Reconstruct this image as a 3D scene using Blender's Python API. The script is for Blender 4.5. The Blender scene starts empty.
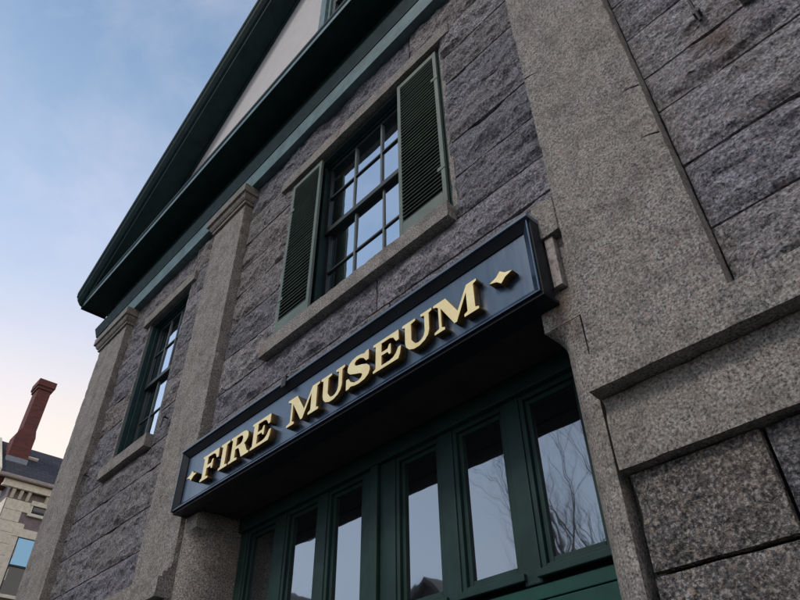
import bpy, bmesh, math, random
from mathutils import Vector, Matrix, noise

random.seed(7)
sc = bpy.context.scene
col = sc.collection
U = 2.2          # metres per facade unit
EYE = 1.6        # camera height


def V(x, d, z):
    """facade units (x along the front, d away from the viewer, z above eye level) -> metres"""
    return (U * x, U * d, EYE + U * z)


# ------------------------------------------------------------------ helpers
class MB:
    def __init__(self):
        self.v = []
        self.f = []
        self.tone = []

    def quad(self, a, b, c, d):
        n = len(self.v)
        self.v += [a, b, c, d]
        self.f.append((n, n + 1, n + 2, n + 3))

    def box(self, x0, x1, y0, y1, z0, z1):
        n = len(self.v)
        self.v += [(x0, y0, z0), (x1, y0, z0), (x1, y1, z0), (x0, y1, z0),
                   (x0, y0, z1), (x1, y0, z1), (x1, y1, z1), (x0, y1, z1)]
        for q in ((0, 3, 2, 1), (4, 5, 6, 7), (0, 1, 5, 4), (1, 2, 6, 5), (2, 3, 7, 6), (3, 0, 4, 7)):
            self.f.append(tuple(n + i for i in q))
        return self

    def ub(self, x0, x1, d0, d1, z0, z1):
        return self.box(U * x0, U * x1, U * d0, U * d1, EYE + U * z0, EYE + U * z1)

    def obox(self, c, ax, ay, az):
        """oriented box: centre and three half-axis vectors"""
        n = len(self.v)
        c, ax, ay, az = Vector(c), Vector(ax), Vector(ay), Vector(az)
        for sz in (-1, 1):
            for sx, sy in ((-1, -1), (1, -1), (1, 1), (-1, 1)):
                self.v.append(tuple(c + sx * ax + sy * ay + sz * az))
        for q in ((0, 3, 2, 1), (4, 5, 6, 7), (0, 1, 5, 4), (1, 2, 6, 5), (2, 3, 7, 6), (3, 0, 4, 7)):
            self.f.append(tuple(n + i for i in q))

    def loft(self, rings, close=True, cap=True):
        """rings: lists of points of equal length"""
        n0 = len(self.v)
        m = len(rings[0])
        for r in rings:
            self.v += [tuple(p) for p in r]
        for i in range(len(rings) - 1):
            a, b = n0 + i * m, n0 + (i + 1) * m
            for j in range(m if close else m - 1):
                k = (j + 1) % m
                self.f.append((a + j, a + k, b + k, b + j))
        if cap and close:
            self.f.append(tuple(n0 + j for j in reversed(range(m))))
            e = n0 + (len(rings) - 1) * m
            self.f.append(tuple(e + j for j in range(m)))

    def tube(self, pts, rad, n=8):
        rings = []
        pts = [Vector(p) for p in pts]
        for i, p in enumerate(pts):
            t = (pts[min(i + 1, len(pts) - 1)] - pts[max(i - 1, 0)]).normalized()
            a = t.orthogonal().normalized() if i == 0 else (rings_a - t * rings_a.dot(t)).normalized()
            rings_a = a
            b = t.cross(a)
            r = rad[i] if isinstance(rad, (list, tuple)) else rad
            rings.append([p + r * (math.cos(2 * math.pi * k / n) * a + math.sin(2 * math.pi * k / n) * b) for k in range(n)])
        self.loft(rings)

    def build(self, name, mat, root=None, bevel=0.0, smooth=False, segs=2):
        me = bpy.data.meshes.new(name)
        me.from_pydata(self.v, [], self.f)
        me.validate()
        if self.tone:
            at = me.attributes.new('tone', 'FLOAT', 'POINT')
            at.data.foreach_set('value', self.tone)
        bm = bmesh.new()
        bm.from_mesh(me)
        if not self.tone:
            bmesh.ops.remove_doubles(bm, verts=bm.verts, dist=1e-5)
        bmesh.ops.recalc_face_normals(bm, faces=bm.faces)
        bm.to_mesh(me)
        bm.free()
        if smooth:
            for p in me.polygons:
                p.use_smooth = True
        o = bpy.data.objects.new(name, me)
        col.objects.link(o)
        me.materials.append(mat)
        if root is not None:
            attach(o, root)
        if bevel:
            b = o.modifiers.new('bevel', 'BEVEL')
            b.width = bevel
            b.segments = segs
            b.limit_method = 'ANGLE'
            b.harden_normals = False
        return o


def wloc(o):
    v = Vector(o.location)
    while o.parent:
        o = o.parent
        v += Vector(o.location)
    return v


def attach(o, root):
    """meshes are written in world metres; keep them there under their thing"""
    o.parent = root
    o.location = -wloc(root)


def empty(name, loc, label, cat, group=None):
    o = bpy.data.objects.new(name, None)
    o.empty_display_size = 0.3
    col.objects.link(o)
    o.location = loc
    tag(o, label, cat, group)
    return o


def tag(o, label=None, cat=None, group=None, kind=None):
    if label:
        o['label'] = label
    if cat:
        o['category'] = cat
    if group:
        o['group'] = group
    if kind:
        o['kind'] = kind
    return o


# ------------------------------------------------------------------ materials
def mat(name):
    m = bpy.data.materials.new(name)
    m.use_nodes = True
    nt = m.node_tree
    return m, nt, nt.nodes['Principled BSDF']


def N(nt, t, **kw):
    n = nt.nodes.new(t)
    for k, v in kw.items():
        if k in n.inputs:
            n.inputs[k].default_value = v
        else:
            setattr(n, k, v)
    return n


def ramp(nt, fac, stops, interp='LINEAR'):
    r = nt.nodes.new('ShaderNodeValToRGB')
    r.color_ramp.interpolation = interp
    el = r.color_ramp.elements
    while len(el) < len(stops):
        el.new(0.5)
    for e, (p, c) in zip(el, stops):
        e.position = p
        e.color = (c[0], c[1], c[2], 1) if not isinstance(c, float) else (c, c, c, 1)
    nt.links.new(fac, r.inputs['Fac'])
    return r.outputs['Color']


def mix(nt, fac, a, b, mode='MIX'):
    m = nt.nodes.new('ShaderNodeMix')
    m.data_type = 'RGBA'
    m.blend_type = mode
    for s, x in (('Factor', fac), ('A', a), ('B', b)):
        sock = [i for i in m.inputs if i.name == s and (i.type == 'RGBA' if s != 'Factor' else i.type == 'VALUE')][0]
        if hasattr(x, 'is_linked'):
            nt.links.new(x, sock)
        elif isinstance(x, (int, float)):
            sock.default_value = x
        else:
            sock.default_value = (x[0], x[1], x[2], 1)
    return [o for o in m.outputs if o.type == 'RGBA'][0]


def noise_tex(nt, vec, scale, detail=4, rough=0.6, dist=0.0):
    n = N(nt, 'ShaderNodeTexNoise')
    n.inputs['Scale'].default_value = scale
    n.inputs['Detail'].default_value = detail
    n.inputs['Roughness'].default_value = rough
    n.inputs['Distortion'].default_value = dist
    nt.links.new(vec, n.inputs['Vector'])
    return n.outputs['Fac']


def bump(nt, height, strength, dist, normal=None):
    b = N(nt, 'ShaderNodeBump')
    b.inputs['Strength'].default_value = strength
    b.inputs['Distance'].default_value = dist
    nt.links.new(height, b.inputs['Height'])
    if normal is not None:
        nt.links.new(normal, b.inputs['Normal'])
    return b.outputs['Normal']


def granite(name, light, mid, dark, pink, speck=75.0, bump_s=0.5, bump_d=0.006, warm=(0.30, 0.25, 0.19), rough=0.85,
            stain_amt=0.4, rust=(), blocks=False, streaks=0.0):
    m, nt, p = mat(name)
    tc = N(nt, 'ShaderNodeTexCoord').outputs['Object']
    n1 = noise_tex(nt, tc, speck, 3, 0.65)
    n2 = noise_tex(nt, tc, speck * 0.55, 3, 0.6, 0.3)
    n3 = noise_tex(nt, tc, 1.3, 5, 0.6)
    n4 = noise_tex(nt, tc, 7.0, 5, 0.65)
    c = ramp(nt, n1, [(0.37, dark), (0.45, mid), (0.53, [x * 1.12 for x in mid]), (0.60, light)])
    pk = ramp(nt, n2, [(0.56, 0.0), (0.66, 1.0)])
    c = mix(nt, pk, c, pink)
    bk = ramp(nt, noise_tex(nt, tc, speck * 1.1, 2, 0.5, 0.2), [(0.62, 0.0), (0.69, 0.8)])
    c = mix(nt, bk, c, [x * 0.45 for x in dark])
    st = ramp(nt, n3, [(0.42, 0.0), (0.68, stain_amt)])
    c = mix(nt, st, c, mix(nt, 0.55, c, warm))
    dk = ramp(nt, n4, [(0.3, 0.62), (0.55, 1.0)])
    c = mix(nt, 1.0, c, dk, 'MULTIPLY')
    if blocks:      # each stone came from its own bed: lighter, darker, bluer or browner
        at = N(nt, 'ShaderNodeAttribute', attribute_name='tone')
        tn = ramp(nt, at.outputs['Fac'], [(0.0, (0.68, 0.71, 0.78)), (0.3, (1.0, 0.95, 0.90)), (0.55, (0.80, 0.82, 0.90)), (0.8, (1.15, 1.14, 1.16)), (1.0, (0.92, 0.86, 0.82))])
        c = mix(nt, 1.0, c, tn, 'MULTIPLY')
    if streaks:     # rain streaks run down the face
        mp_ = N(nt, 'ShaderNodeMapping')
        mp_.inputs['Scale'].default_value = (1.0, 1.0, 0.07)
        nt.links.new(tc, mp_.inputs['Vector'])
        sk = ramp(nt, noise_tex(nt, mp_.outputs['Vector'], 9.0, 6, 0.6, 0.3), [(0.36, 1.0 - streaks), (0.58, 1.0)])
        c = mix(nt, 1.0, c, sk, 'MULTIPLY')
    for (pos, r, sz) in rust:
        sub = N(nt, 'ShaderNodeVectorMath', operation='SUBTRACT')
        nt.links.new(tc, sub.inputs[0])
        sub.inputs[1].default_value = pos
        mul = N(nt, 'ShaderNodeVectorMath', operation='MULTIPLY')
        nt.links.new(sub.outputs[0], mul.inputs[0])
        mul.inputs[1].default_value = sz
        ln = N(nt, 'ShaderNodeVectorMath', operation='LENGTH')
        nt.links.new(mul.outputs[0], ln.inputs[0])
        ad = N(nt, 'ShaderNodeMath', operation='ADD')
        nt.links.new(ln.outputs['Value'], ad.inputs[0])
        nt.links.new(n4, ad.inputs[1])
        k = ramp(nt, ad.outputs[0], [(0.5, 0.6), (0.98, 0.0)])
        c = mix(nt, k, c, r)
    nt.links.new(c, p.inputs['Base Color'])
    p.inputs['Roughness'].default_value = rough
    p.inputs['Specular IOR Level'].default_value = 0.3
    nb = bump(nt, n1, bump_s * 0.6, bump_d * 0.5)
    if blocks:      # small sharp chips left by the splitting
        wv = N(nt, 'ShaderNodeVectorMath', operation='ADD')
        nz = N(nt, 'ShaderNodeTexNoise')
        nz.inputs['Scale'].default_value = 6.0
        nt.links.new(tc, nz.inputs['Vector'])
        sc_ = N(nt, 'ShaderNodeVectorMath', operation='SCALE')
        sc_.inputs['Scale'].default_value = 0.12
        nt.links.new(nz.outputs['Color'], sc_.inputs[0])
        nt.links.new(tc, wv.inputs[0])
        nt.links.new(sc_.outputs[0], wv.inputs[1])
        for vs, dd in ((11.0, 0.022), (26.0, 0.010)):
            vo = N(nt, 'ShaderNodeTexVoronoi')
            vo.inputs['Scale'].default_value = vs
            vo.inputs['Randomness'].default_value = 1.0
            nt.links.new(wv.outputs[0], vo.inputs['Vector'])
            nb = bump(nt, vo.outputs['Distance'], 0.75, dd, nb)
    nb = bump(nt, noise_tex(nt, tc, speck * 0.3, 5, 0.7), bump_s, bump_d * 2, nb)
    nt.links.new(nb, p.inputs['Normal'])
    return m


def paint(name, base, rough=0.4, wear=(0.5, 0.5, 0.5), wear_amt=0.0, var=0.25, spec=0.5):
    m, nt, p = mat(name)
    tc = N(nt, 'ShaderNodeTexCoord').outputs['Object']
    n = noise_tex(nt, tc, 5.0, 6, 0.65)
    c = ramp(nt, n, [(0.3, [x * (1 - var) for x in base]), (0.7, [min(1, x * (1 + var)) for x in base])])
    if wear_amt:
        w = ramp(nt, noise_tex(nt, tc, 22.0, 6, 0.75, 0.4), [(0.62, 0.0), (0.72, wear_amt)])
        c = mix(nt, w, c, wear)
    nt.links.new(c, p.inputs['Base Color'])
    r = ramp(nt, noise_tex(nt, tc, 14.0, 4), [(0.3, max(0.02, rough - 0.08)), (0.7, min(1.0, rough + 0.1))])
    nt.links.new(r, p.inputs['Roughness'])
    p.inputs['Specular IOR Level'].default_value = spec
    nt.links.new(bump(nt, noise_tex(nt, tc, 60.0, 4), 0.15, 0.002), p.inputs['Normal'])
    return m


def glass(name, mirror=0.5, wav=0.12, gr=0.015, tint=(0.84, 0.93, 1.0)):
    m, nt, p = mat(name)
    tc = N(nt, 'ShaderNodeTexCoord').outputs['Object']
    p.inputs['Base Color'].default_value = (0.012, 0.013, 0.014, 1)
    p.inputs['Roughness'].default_value = 0.05
    g = N(nt, 'ShaderNodeBsdfGlossy')
    g.inputs['Color'].default_value = (tint[0], tint[1], tint[2], 1)
    g.inputs['Roughness'].default_value = gr
    nb = bump(nt, noise_tex(nt, tc, 3.0, 2, 0.4), wav, 0.02)
    nt.links.new(nb, g.inputs['Normal'])
    mx = N(nt, 'ShaderNodeMixShader')
    mx.inputs[0].default_value = mirror
    nt.links.new(p.outputs[0], mx.inputs[1])
    nt.links.new(g.outputs[0], mx.inputs[2])
    nt.links.new(mx.outputs[0], nt.nodes['Material Output'].inputs['Surface'])
    return m


def plain(name, base, rough=0.7, metal=0.0, spec=0.5):
    m, nt, p = mat(name)
    tc = N(nt, 'ShaderNodeTexCoord').outputs['Object']
    c = ramp(nt, noise_tex(nt, tc, 9.0, 5), [(0.3, [x * 0.82 for x in base]), (0.7, [min(1, x * 1.15) for x in base])])
    nt.links.new(c, p.inputs['Base Color'])
    p.inputs['Roughness'].default_value = rough
    p.inputs['Metallic'].default_value = metal
    p.inputs['Specular IOR Level'].default_value = spec
    return m


BASE = Vector((U * -1.37, U * 1.0, 0.0))       # base of the museum building
hook_p = Vector(V(-0.06, 1.03, 1.44))
jamb_p = Vector(V(-0.565, 1.02, 0.89))
sill_p = Vector(V(-1.85, 1.0, 1.43))
M = {}
M['dressed'] = granite('dressed_granite', (0.46, 0.425, 0.385), (0.24, 0.224, 0.204), (0.078, 0.074, 0.07), (0.35, 0.272, 0.238),
                       speck=92, bump_s=0.4, streaks=0.14, stain_amt=0.42, warm=(0.25, 0.215, 0.155),
                       rust=[((jamb_p.x, jamb_p.y, jamb_p.z), (0.13, 0.065, 0.03), (5.0, 1.0, 2.6)), ((sill_p.x, sill_p.y, sill_p.z), (0.16, 0.09, 0.045), (3.0, 1.0, 4.0))])
M['rock'] = granite('rock_faced_granite', (0.40, 0.385, 0.39), (0.198, 0.19, 0.196), (0.055, 0.054, 0.056), (0.25, 0.20, 0.19),
                    blocks=True, speck=66, bump_s=0.8, bump_d=0.009, warm=(0.2, 0.16, 0.13), stain_amt=0.5,
                    rust=[((hook_p.x + 0.03, hook_p.y, hook_p.z - 0.16), (0.085, 0.042, 0.018), (3.0, 0.6, 1.5))])
M['pointed'] = granite('pointed_granite', (0.36, 0.335, 0.31), (0.115, 0.11, 0.11), (0.026, 0.026, 0.028), (0.29, 0.235, 0.19),
                       blocks=True, speck=72, bump_s=0.9, bump_d=0.012, warm=(0.24, 0.19, 0.13))
M['mortar'] = plain('dark_mortar', (0.035, 0.033, 0.033), 0.95)
M['green'] = paint('dark_green_paint', (0.016, 0.040, 0.041), 0.6, (0.07, 0.09, 0.088), 0.3, spec=0.2)
M['lit_green'] = paint('lit_weathered_green', (0.115, 0.19, 0.20), 0.5, (0.03, 0.05, 0.05), 0.6, var=0.4, spec=0.35)  # lighter copy of the green trim, skylight put into its colour; mottled wear is real
M['shutter'] = paint('shutter_green_paint', (0.105, 0.140, 0.108), 0.5, (0.15, 0.17, 0.13), 0.3)
M['door'] = paint('door_green_paint', (0.015, 0.042, 0.036), 0.5, (0.05, 0.06, 0.055), 0.3, spec=0.3)
M['plaster'] = paint('pale_tympanum_plaster', (0.60, 0.57, 0.56), 0.85, var=0.06, spec=0.2)
M['muntin'] = paint('muntin_paint', (0.10, 0.12, 0.115), 0.5)
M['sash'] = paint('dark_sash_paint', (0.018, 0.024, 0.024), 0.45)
M['glass'] = glass('window_glass', 0.74, 0.10)
M['door_glass'] = glass('door_glass', 0.30, 0.10, 0.02)
M['panel'] = paint('door_panel_paint', (0.011, 0.068, 0.050), 0.5, (0.05, 0.07, 0.06), 0.3, spec=0.3)
M['iron'] = plain('black_iron', (0.015, 0.014, 0.014), 0.6)
M['roof'] = plain('dark_slate', (0.05, 0.05, 0.055), 0.75)
M['lintel_shade'] = paint('shade_black_lintel', (0.045, 0.038, 0.036), 0.75, spec=0.2)  # lintel blackened: the deep shade under it is put into the colour
M['trim_board'] = granite('trim_board_stone', (0.46, 0.41, 0.38), (0.36, 0.32, 0.30), (0.24, 0.21, 0.2), (0.4, 0.34, 0.31), speck=40)

# sign paints
m, nt, p = mat('navy_sign_paint')
p.inputs['Base Color'].default_value = (0.006, 0.022, 0.046, 1)
tc = N(nt, 'ShaderNodeTexCoord').outputs['Object']
mp_ = N(nt, 'ShaderNodeMapping')
mp_.inputs['Scale'].default_value = (1.0, 1.0, 0.12)
nt.links.new(tc, mp_.inputs['Vector'])
nt.links.new(ramp(nt, noise_tex(nt, mp_.outputs['Vector'], 14, 6, 0.65), [(0.35, 0.24), (0.7, 0.36)]), p.inputs['Roughness'])
dst = ramp(nt, noise_tex(nt, mp_.outputs['Vector'], 10, 6, 0.7), [(0.55, 0.0), (0.8, 0.35)])
nt.links.new(mix(nt, dst, (0.006, 0.020, 0.040), (0.06, 0.07, 0.08)), p.inputs['Base Color'])
p.inputs['IOR'].default_value = 2.2
p.inputs['Specular Tint'].default_value = (0.75, 0.88, 1.0, 1)
M['navy'] = m
m, nt, p = mat('gold_leaf')
tc = N(nt, 'ShaderNodeTexCoord').outputs['Object']
nt.links.new(ramp(nt, noise_tex(nt, tc, 18, 5), [(0.3, (0.95, 0.72, 0.32)), (0.7, (1.0, 0.88, 0.48))]), p.inputs['Base Color'])
p.inputs['Metallic'].default_value = 0.25
p.inputs['Roughness'].default_value = 0.38
M['gold'] = m
M['gold_shade'] = plain('shaded_gold_return', (0.20, 0.115, 0.04), 0.38, 0.7)  # darker copy of the gold, shade painted onto the letter sides
M['sign_shade'] = paint('shaded_sign_paint', (0.012, 0.015, 0.02), 0.5, spec=0.2)  # darker copy of the navy, shade painted onto rails and strips turned from the sky
M['lit_lip'] = paint('lit_grey_blue_lip', (0.10, 0.14, 0.19), 0.4)  # paler paint draws the light caught along the sign's outer edges

# ------------------------------------------------------------------ museum building
B = empty('museum_building', BASE,
          'dark granite firehouse museum with green trimmed gable and tall pilasters', 'building')


def fb(p, o=4):
    return noise.fractal(p, 0.9, 2.1, o, noise_basis='PERLIN_ORIGINAL')


def rough_box(mb, x0, x1, d0, d1, z0, z1, res=0.045, amp=0.004, front_amp=None):
    """dressed stone: a box in facade units whose arrises and faces are slightly uneven"""
    X0, Y0, Z0 = V(x0, d0, z0)
    X1, Y1, Z1 = V(x1, d1, z1)

    def grid(o, a, b):
        o, a, b = Vector(o), Vector(a), Vector(b)
        na = max(1, int(a.length / res))
        nb = max(1, int(b.length / res))
        n0 = len(mb.v)
        for j in range(nb + 1):
            for i in range(na + 1):
                q = o + a * (i / na) + b * (j / nb)
                s = q * 5.0
                dv = Vector((fb(s), fb(s + Vector((31, 0, 7))), fb(s + Vector((3, 57, 11))))) * amp
                on_edge = sum((abs(q.x - X0) < 1e-4 or abs(q.x - X1) < 1e-4, abs(q.y - Y0) < 1e-4, abs(q.z - Z0) < 1e-4 or abs(q.z - Z1) < 1e-4))
                if on_edge >= 2:
                    s2 = q * 9.0
                    c = max(0.0, noise.noise(s2 + Vector((9, 9, 9))) - 0.15) * 0.022 * (amp / 0.004)
                    ctr = Vector(((X0 + X1) / 2, (Y0 + Y1) / 2, (Z0 + Z1) / 2))
                    if abs(q.x - X0) < 1e-4:
                        dv.x += c
                    if abs(q.x - X1) < 1e-4:
                        dv.x -= c
                    if abs(q.y - Y0) < 1e-4:
                        dv.y += c
                    if abs(q.z - Z0) < 1e-4:
                        dv.z += c
                    if abs(q.z - Z1) < 1e-4:
                        dv.z -= c
                mb.v.append(tuple(q + dv))
        for j in range(nb):
            for i in range(na):
                k = n0 + j * (na + 1) + i
                mb.f.append((k, k + 1, k + na + 2, k + na + 1))
    dx, dy, dz = (X1 - X0, 0, 0), (0, Y1 - Y0, 0), (0, 0, Z1 - Z0)
    grid((X0, Y0, Z0), dx, dz)
    grid((X0, Y0, Z0), dy, dz)
    grid((X1, Y0, Z0), dy, dz)
    grid((X0, Y0, Z0), dx, dy)
    grid((X0, Y0, Z1), dx, dy)
    return mb


def rock_block(mb, x0, x1, z0, z1, dback, amp, res, draft=0.02, seed=0.0):
    """one rock-faced ashlar block; metres for amp/res/draft"""
    X0, Y, Z0 = V(x0, dback, z0)
    X1, _, Z1 = V(x1, dback, z1)
    g = 0.0036 + 0.0028 * random.random()
    X0 += g
    X1 -= g
    Z0 += g
    Z1 -= g
    nx = max(2, int((X1 - X0) / res))
    nz = max(2, int((Z1 - Z0) / res))
    xs = [X0, X0 + 0.003] + [X0 + (X1 - X0) * i / nx for i in range(1, nx)] + [X1 - 0.003, X1]
    zs = [Z0, Z0 + 0.003] + [Z0 + (Z1 - Z0) * i / nz for i in range(1, nz)] + [Z1 - 0.003, Z1]
    n0 = len(mb.v)
    off = Vector((seed * 13.7, seed * 5.1, seed * 9.3))
    face = 0.020 + random.uniform(-0.002, 0.003)
    belly = random.uniform(0.0, 0.010)
    W = len(xs)
    tone = random.random()
    mb.tone += [tone] * (W * len(zs))
    for j, z in enumerate(zs):
        for i, x in enumerate(xs):
            e = min(x - X0, X1 - x, z - Z0, Z1 - z)
            q = Vector((x, Y, z)) + off
            # relief fades to a flush arris over a width that wanders along the joint
            ew = 0.022 + 0.085 * max(0.0, min(1.0, 0.45 + 0.9 * noise.noise(q * 2.6)))
            pr = min(1.0, max(0.0, e - 0.003) / ew)
            pr = pr * pr * (3 - 2 * pr)
            a = fb(Vector((q.x * 2.4, q.y, q.z * 4.5)), 5)
            b = 1.0 - abs(noise.noise(Vector((q.x * 4.0 + q.z * 3.0, q.y, q.z * 9.0 - q.x * 3.0)))) * 2.0
            c = fb(q * 16.0, 3)
            # spalls bitten out of the arrises here and there
            sp_ = max(0.0, noise.noise(Vector((q.x * 3.3, 7.0, q.z * 6.0))) - 0.22) * max(0.0, 1 - e / 0.07) * 0.055
            h = face + pr * (belly + amp * (0.75 * a + 0.40 * b)) + amp * 0.24 * c * min(1.0, 0.35 + pr) - sp_
            y = Y - max(0.002, h)
            wx = wz = 0.0
            if e <= 0.0035:
                w_ = 0.0035
                if i in (0, 1, W - 2, W - 1):
                    wx = noise.noise(q * 6.0) * w_
                if j in (0, 1, len(zs) - 2, len(zs) - 1):
                    wz = noise.noise(q * 6.0 + Vector((5, 5, 5))) * w_
            if e <= 0.0001:
                y = Y + 0.006
            mb.v.append((x + wx, y, z + wz))
    for j in range(len(zs) - 1):
        for i in range(W - 1):
            k = n0 + j * W + i
            mb.f.append((k, k + 1, k + W + 1, k + W))


COURSES = [-0.727, -0.45, -0.22, 0.08, 0.316, 0.486]   # below the belt
UPPER = [0.70, 0.90, 1.085, 1.277, 1.415, 1.595, 1.77, 1.948, 2.115, 2.29, 2.468, 2.69]


def masonry(name, xa, xb, zs, holes, dback, amp, res, material, lens=(0.7, 1.1)):
    mb = MB()
    k = 0
    zz = sorted(zs)
    xe = sorted({xa, xb} | {h[0] for h in holes} | {h[1] for h in holes})
    for z0, z1 in zip(zz[:-1], zz[1:]):
        runs = []
        for p, q in zip(xe[:-1], xe[1:]):
            free = [(z0, z1)]
            for h in holes:
                if h[0] < (p + q) / 2 < h[1]:
                    nf = []
                    for (a, b) in free:
                        if h[2] > a:
                            nf.append((a, min(b, h[2])))
                        if h[3] < b:
                            nf.append((max(a, h[3]), b))
                    free = [t for t in nf if t[1] - t[0] > 0.012]
            if runs and runs[-1][2] == free:
                runs[-1][1] = q
            else:
                runs.append([p, q, free])
        for p, q, free in runs:
            for (a, b) in free:
                x = p
                while x < q - 1e-6:
                    L = random.uniform(*lens)
                    e = q if q - x < L * 1.35 else x + L
                    k += 1
                    rock_block(mb, x, e, a, b, dback, amp, res, seed=k + xa * 3)
                    x = e
    o = mb.build(name, material, B)
    return o


WIN = [(-3.28, -2.80), (-1.81, -0.86), (0.06, 0.54)]     # window openings
WZ0, WZ1 = 1.475, 2.40
DOOR = (-2.125, -0.615)
# rock-faced walling of the three bays (openings, sills and lintels left free)


def whole(w):
    return (w[0] - 0.045, w[1] + 0.008, 1.41, 2.47)


def win_holes(w, lx):
    return [(w[0], w[1], 1.415, 2.468)]


LINT = [(-3.34, -2.73), (-1.895, -0.785), (0.0, 0.60)]
masonry('rock_faced_wall', -3.62, -2.52, UPPER, win_holes(WIN[0], LINT[0]), 1.055, 0.036, 0.026, M['rock'])
masonry('rock_faced_wall', -2.215, -0.512, [1.165] + UPPER[3:], win_holes(WIN[1], LINT[1]), 1.055, 0.038, 0.02, M['rock'], (0.9, 1.3))
masonry('rock_faced_wall', -0.23, 0.90, UPPER, win_holes(WIN[2], LINT[2]), 1.055, 0.036, 0.016, M['rock'], (0.75, 1.0))
masonry('pointed_base_wall', -4.02, -2.215, COURSES, [], 1.035, 0.010, 0.03, M['pointed'], (0.3, 0.42))
mb = MB()
kk = 100
for (z0, z1, xs) in ((0.316, 0.486, (-0.510, -0.275, 0.02, 0.3, 0.62, 0.95, 1.30)), (0.08, 0.316, (-0.510, -0.17, 0.15, 0.5, 0.9, 1.30)),
                     (-0.22, 0.08, (-0.510, -0.28, 0.1, 0.4, 0.8, 1.30)), (-0.45, -0.22, (-0.515, -0.1, 0.3, 0.8, 1.30)), (-0.727, -0.45, (-0.515, -0.3, 0.1, 0.6, 1.30))):
    for a, b in zip(xs[:-1], xs[1:]):
        kk += 1
        rock_block(mb, a, b, z0, z1, 1.035, 0.012, 0.013, seed=kk)
mb.build('pointed_base_wall', M['pointed'], B)

# mortar core behind the facing stones, in pieces round the openings
mb = MB()
for (x0, x1, z0, z1) in (
        (-4.0, WIN[0][0], -0.727, 2.69), (WIN[0][1], DOOR[0] - 0.092, -0.727, 1.3), (WIN[0][1], WIN[1][0], 1.3, 2.69), (WIN[1][1], WIN[2][0], 1.3, 2.69),
        (DOOR[1] + 0.092, WIN[2][0], -0.727, 1.3), (WIN[2][1], 1.26, -0.727, 2.69),
        (WIN[0][0], WIN[0][1], -0.727, WZ0 - 0.03), (WIN[0][0], WIN[0][1], WZ1 + 0.03, 2.69),
        (WIN[2][0], WIN[2][1], -0.727, WZ0 - 0.03), (WIN[2][0], WIN[2][1], WZ1 + 0.03, 2.69),
        (WIN[1][0], WIN[1][1], 1.3, WZ0 - 0.03), (WIN[1][0], WIN[1][1], WZ1 + 0.03, 2.69)):
    mb.ub(x0, x1, 1.060, 1.16, z0, z1)
mb.ub(DOOR[0] - 0.0915, DOOR[1] + 0.0915, 1.064, 1.171, 0.935, 1.298)
mb.build('wall_core', M['mortar'], B)

# side and back walls of the block
mb = MB()
mb.ub(-4.0, -3.9, 1.17, 9.5, -0.727, 3.0)
mb.ub(1.16, 1.26, 1.17, 9.5, -0.727, 3.0)
mb.ub(-3.9, 1.16, 9.3, 9.5, -0.727, 3.0)
mb.build('side_wall', M['dressed'], B)

# pilasters
for (x0, x1) in ((-4.02, -3.60), (-2.52, -2.215), (-0.512, -0.230), (0.86, 1.28)):
    mb = MB()
    zj = {-4.02: (0.69, 1.62, 2.566), -2.52: (0.69, 2.566), -0.512: (0.69, 2.566), 0.86: (0.69, 2.566)}[x0]
    for a, b in zip(zj[:-1], zj[1:]):
        rough_box(mb, x0, x1, 1.0, 1.075, a + 0.0008, b - 0.0008, 0.03, 0.0035)
    pl = mb.build('pilaster', M['dressed'], B)
    o_ = 0.042
    prof = [(0.0, 2.566), (-0.012, 2.568), (-0.012, 2.584), (-0.018, 2.586), (-0.026, 2.598), (-0.030, 2.612), (-0.030, 2.616), (-0.042, 2.620), (-0.042, 2.672), (-0.0, 2.672)]
    mb = MB()
    rings = []
    for (e, z) in prof:
        rings.append([V(x0 + e, 1.0 + e, z), V(x1 - e, 1.0 + e, z), V(x1 - e, 1.07, z), V(x0 + e, 1.07, z)])
    mb.loft(rings)
    mb.build('capital', M['dressed'], pl, bevel=0.006)

# short cracks running in from the arrises of the big pilaster
for (xa, za, xb, zb) in ((-0.232, 1.350, -0.272, 1.367), (-0.232, 1.170, -0.272, 1.187), (-0.510, 1.707, -0.464, 1.689)):
    mb = MB()
    A, C = Vector(V(xa, 0.9995, za)), Vector(V(xb, 0.9995, zb))
    mid = (A + C) / 2 + Vector((0, 0, 0.006))
    mb.tube([A, A.lerp(mid, 0.6), mid, mid.lerp(C, 0.6), C], [0.0035, 0.003, 0.002, 0.0018, 0.0005], 5)
    mb.build('crack', M['mortar'], B)

# plinth cap (water table) and belt course
for (x0, x1) in ((-4.06, -2.212), (-0.514, 1.32)):
    mb = MB()
    rough_box(mb, x0, x1, 0.960, 1.07, 0.627, 0.692, 0.03, 0.003)
    mb.ub(x0 + 0.002, x1 - 0.002, 0.975, 1.075, 0.69, 0.712)
    mb.ub(x0 + 0.004, x1 - 0.004, 0.99, 1.075, 0.712, 0.726)
    mb.build('plinth_cap', M['dressed'], B)
    mb = MB()
    rough_box(mb, x0 + (0.04 if x0 < -1 else 0.004), x1 - (0.0 if x0 < -1 else 0.04), 0.999, 1.07, 0.485, 0.6255, 0.03, 0.003)
    mb.build('belt_course', M['dressed'], B)

# door jambs: rounded arris that stops under a square block
R = 0.085      # rounding across the front
RD = 0.13      # rounding into the reveal


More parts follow.
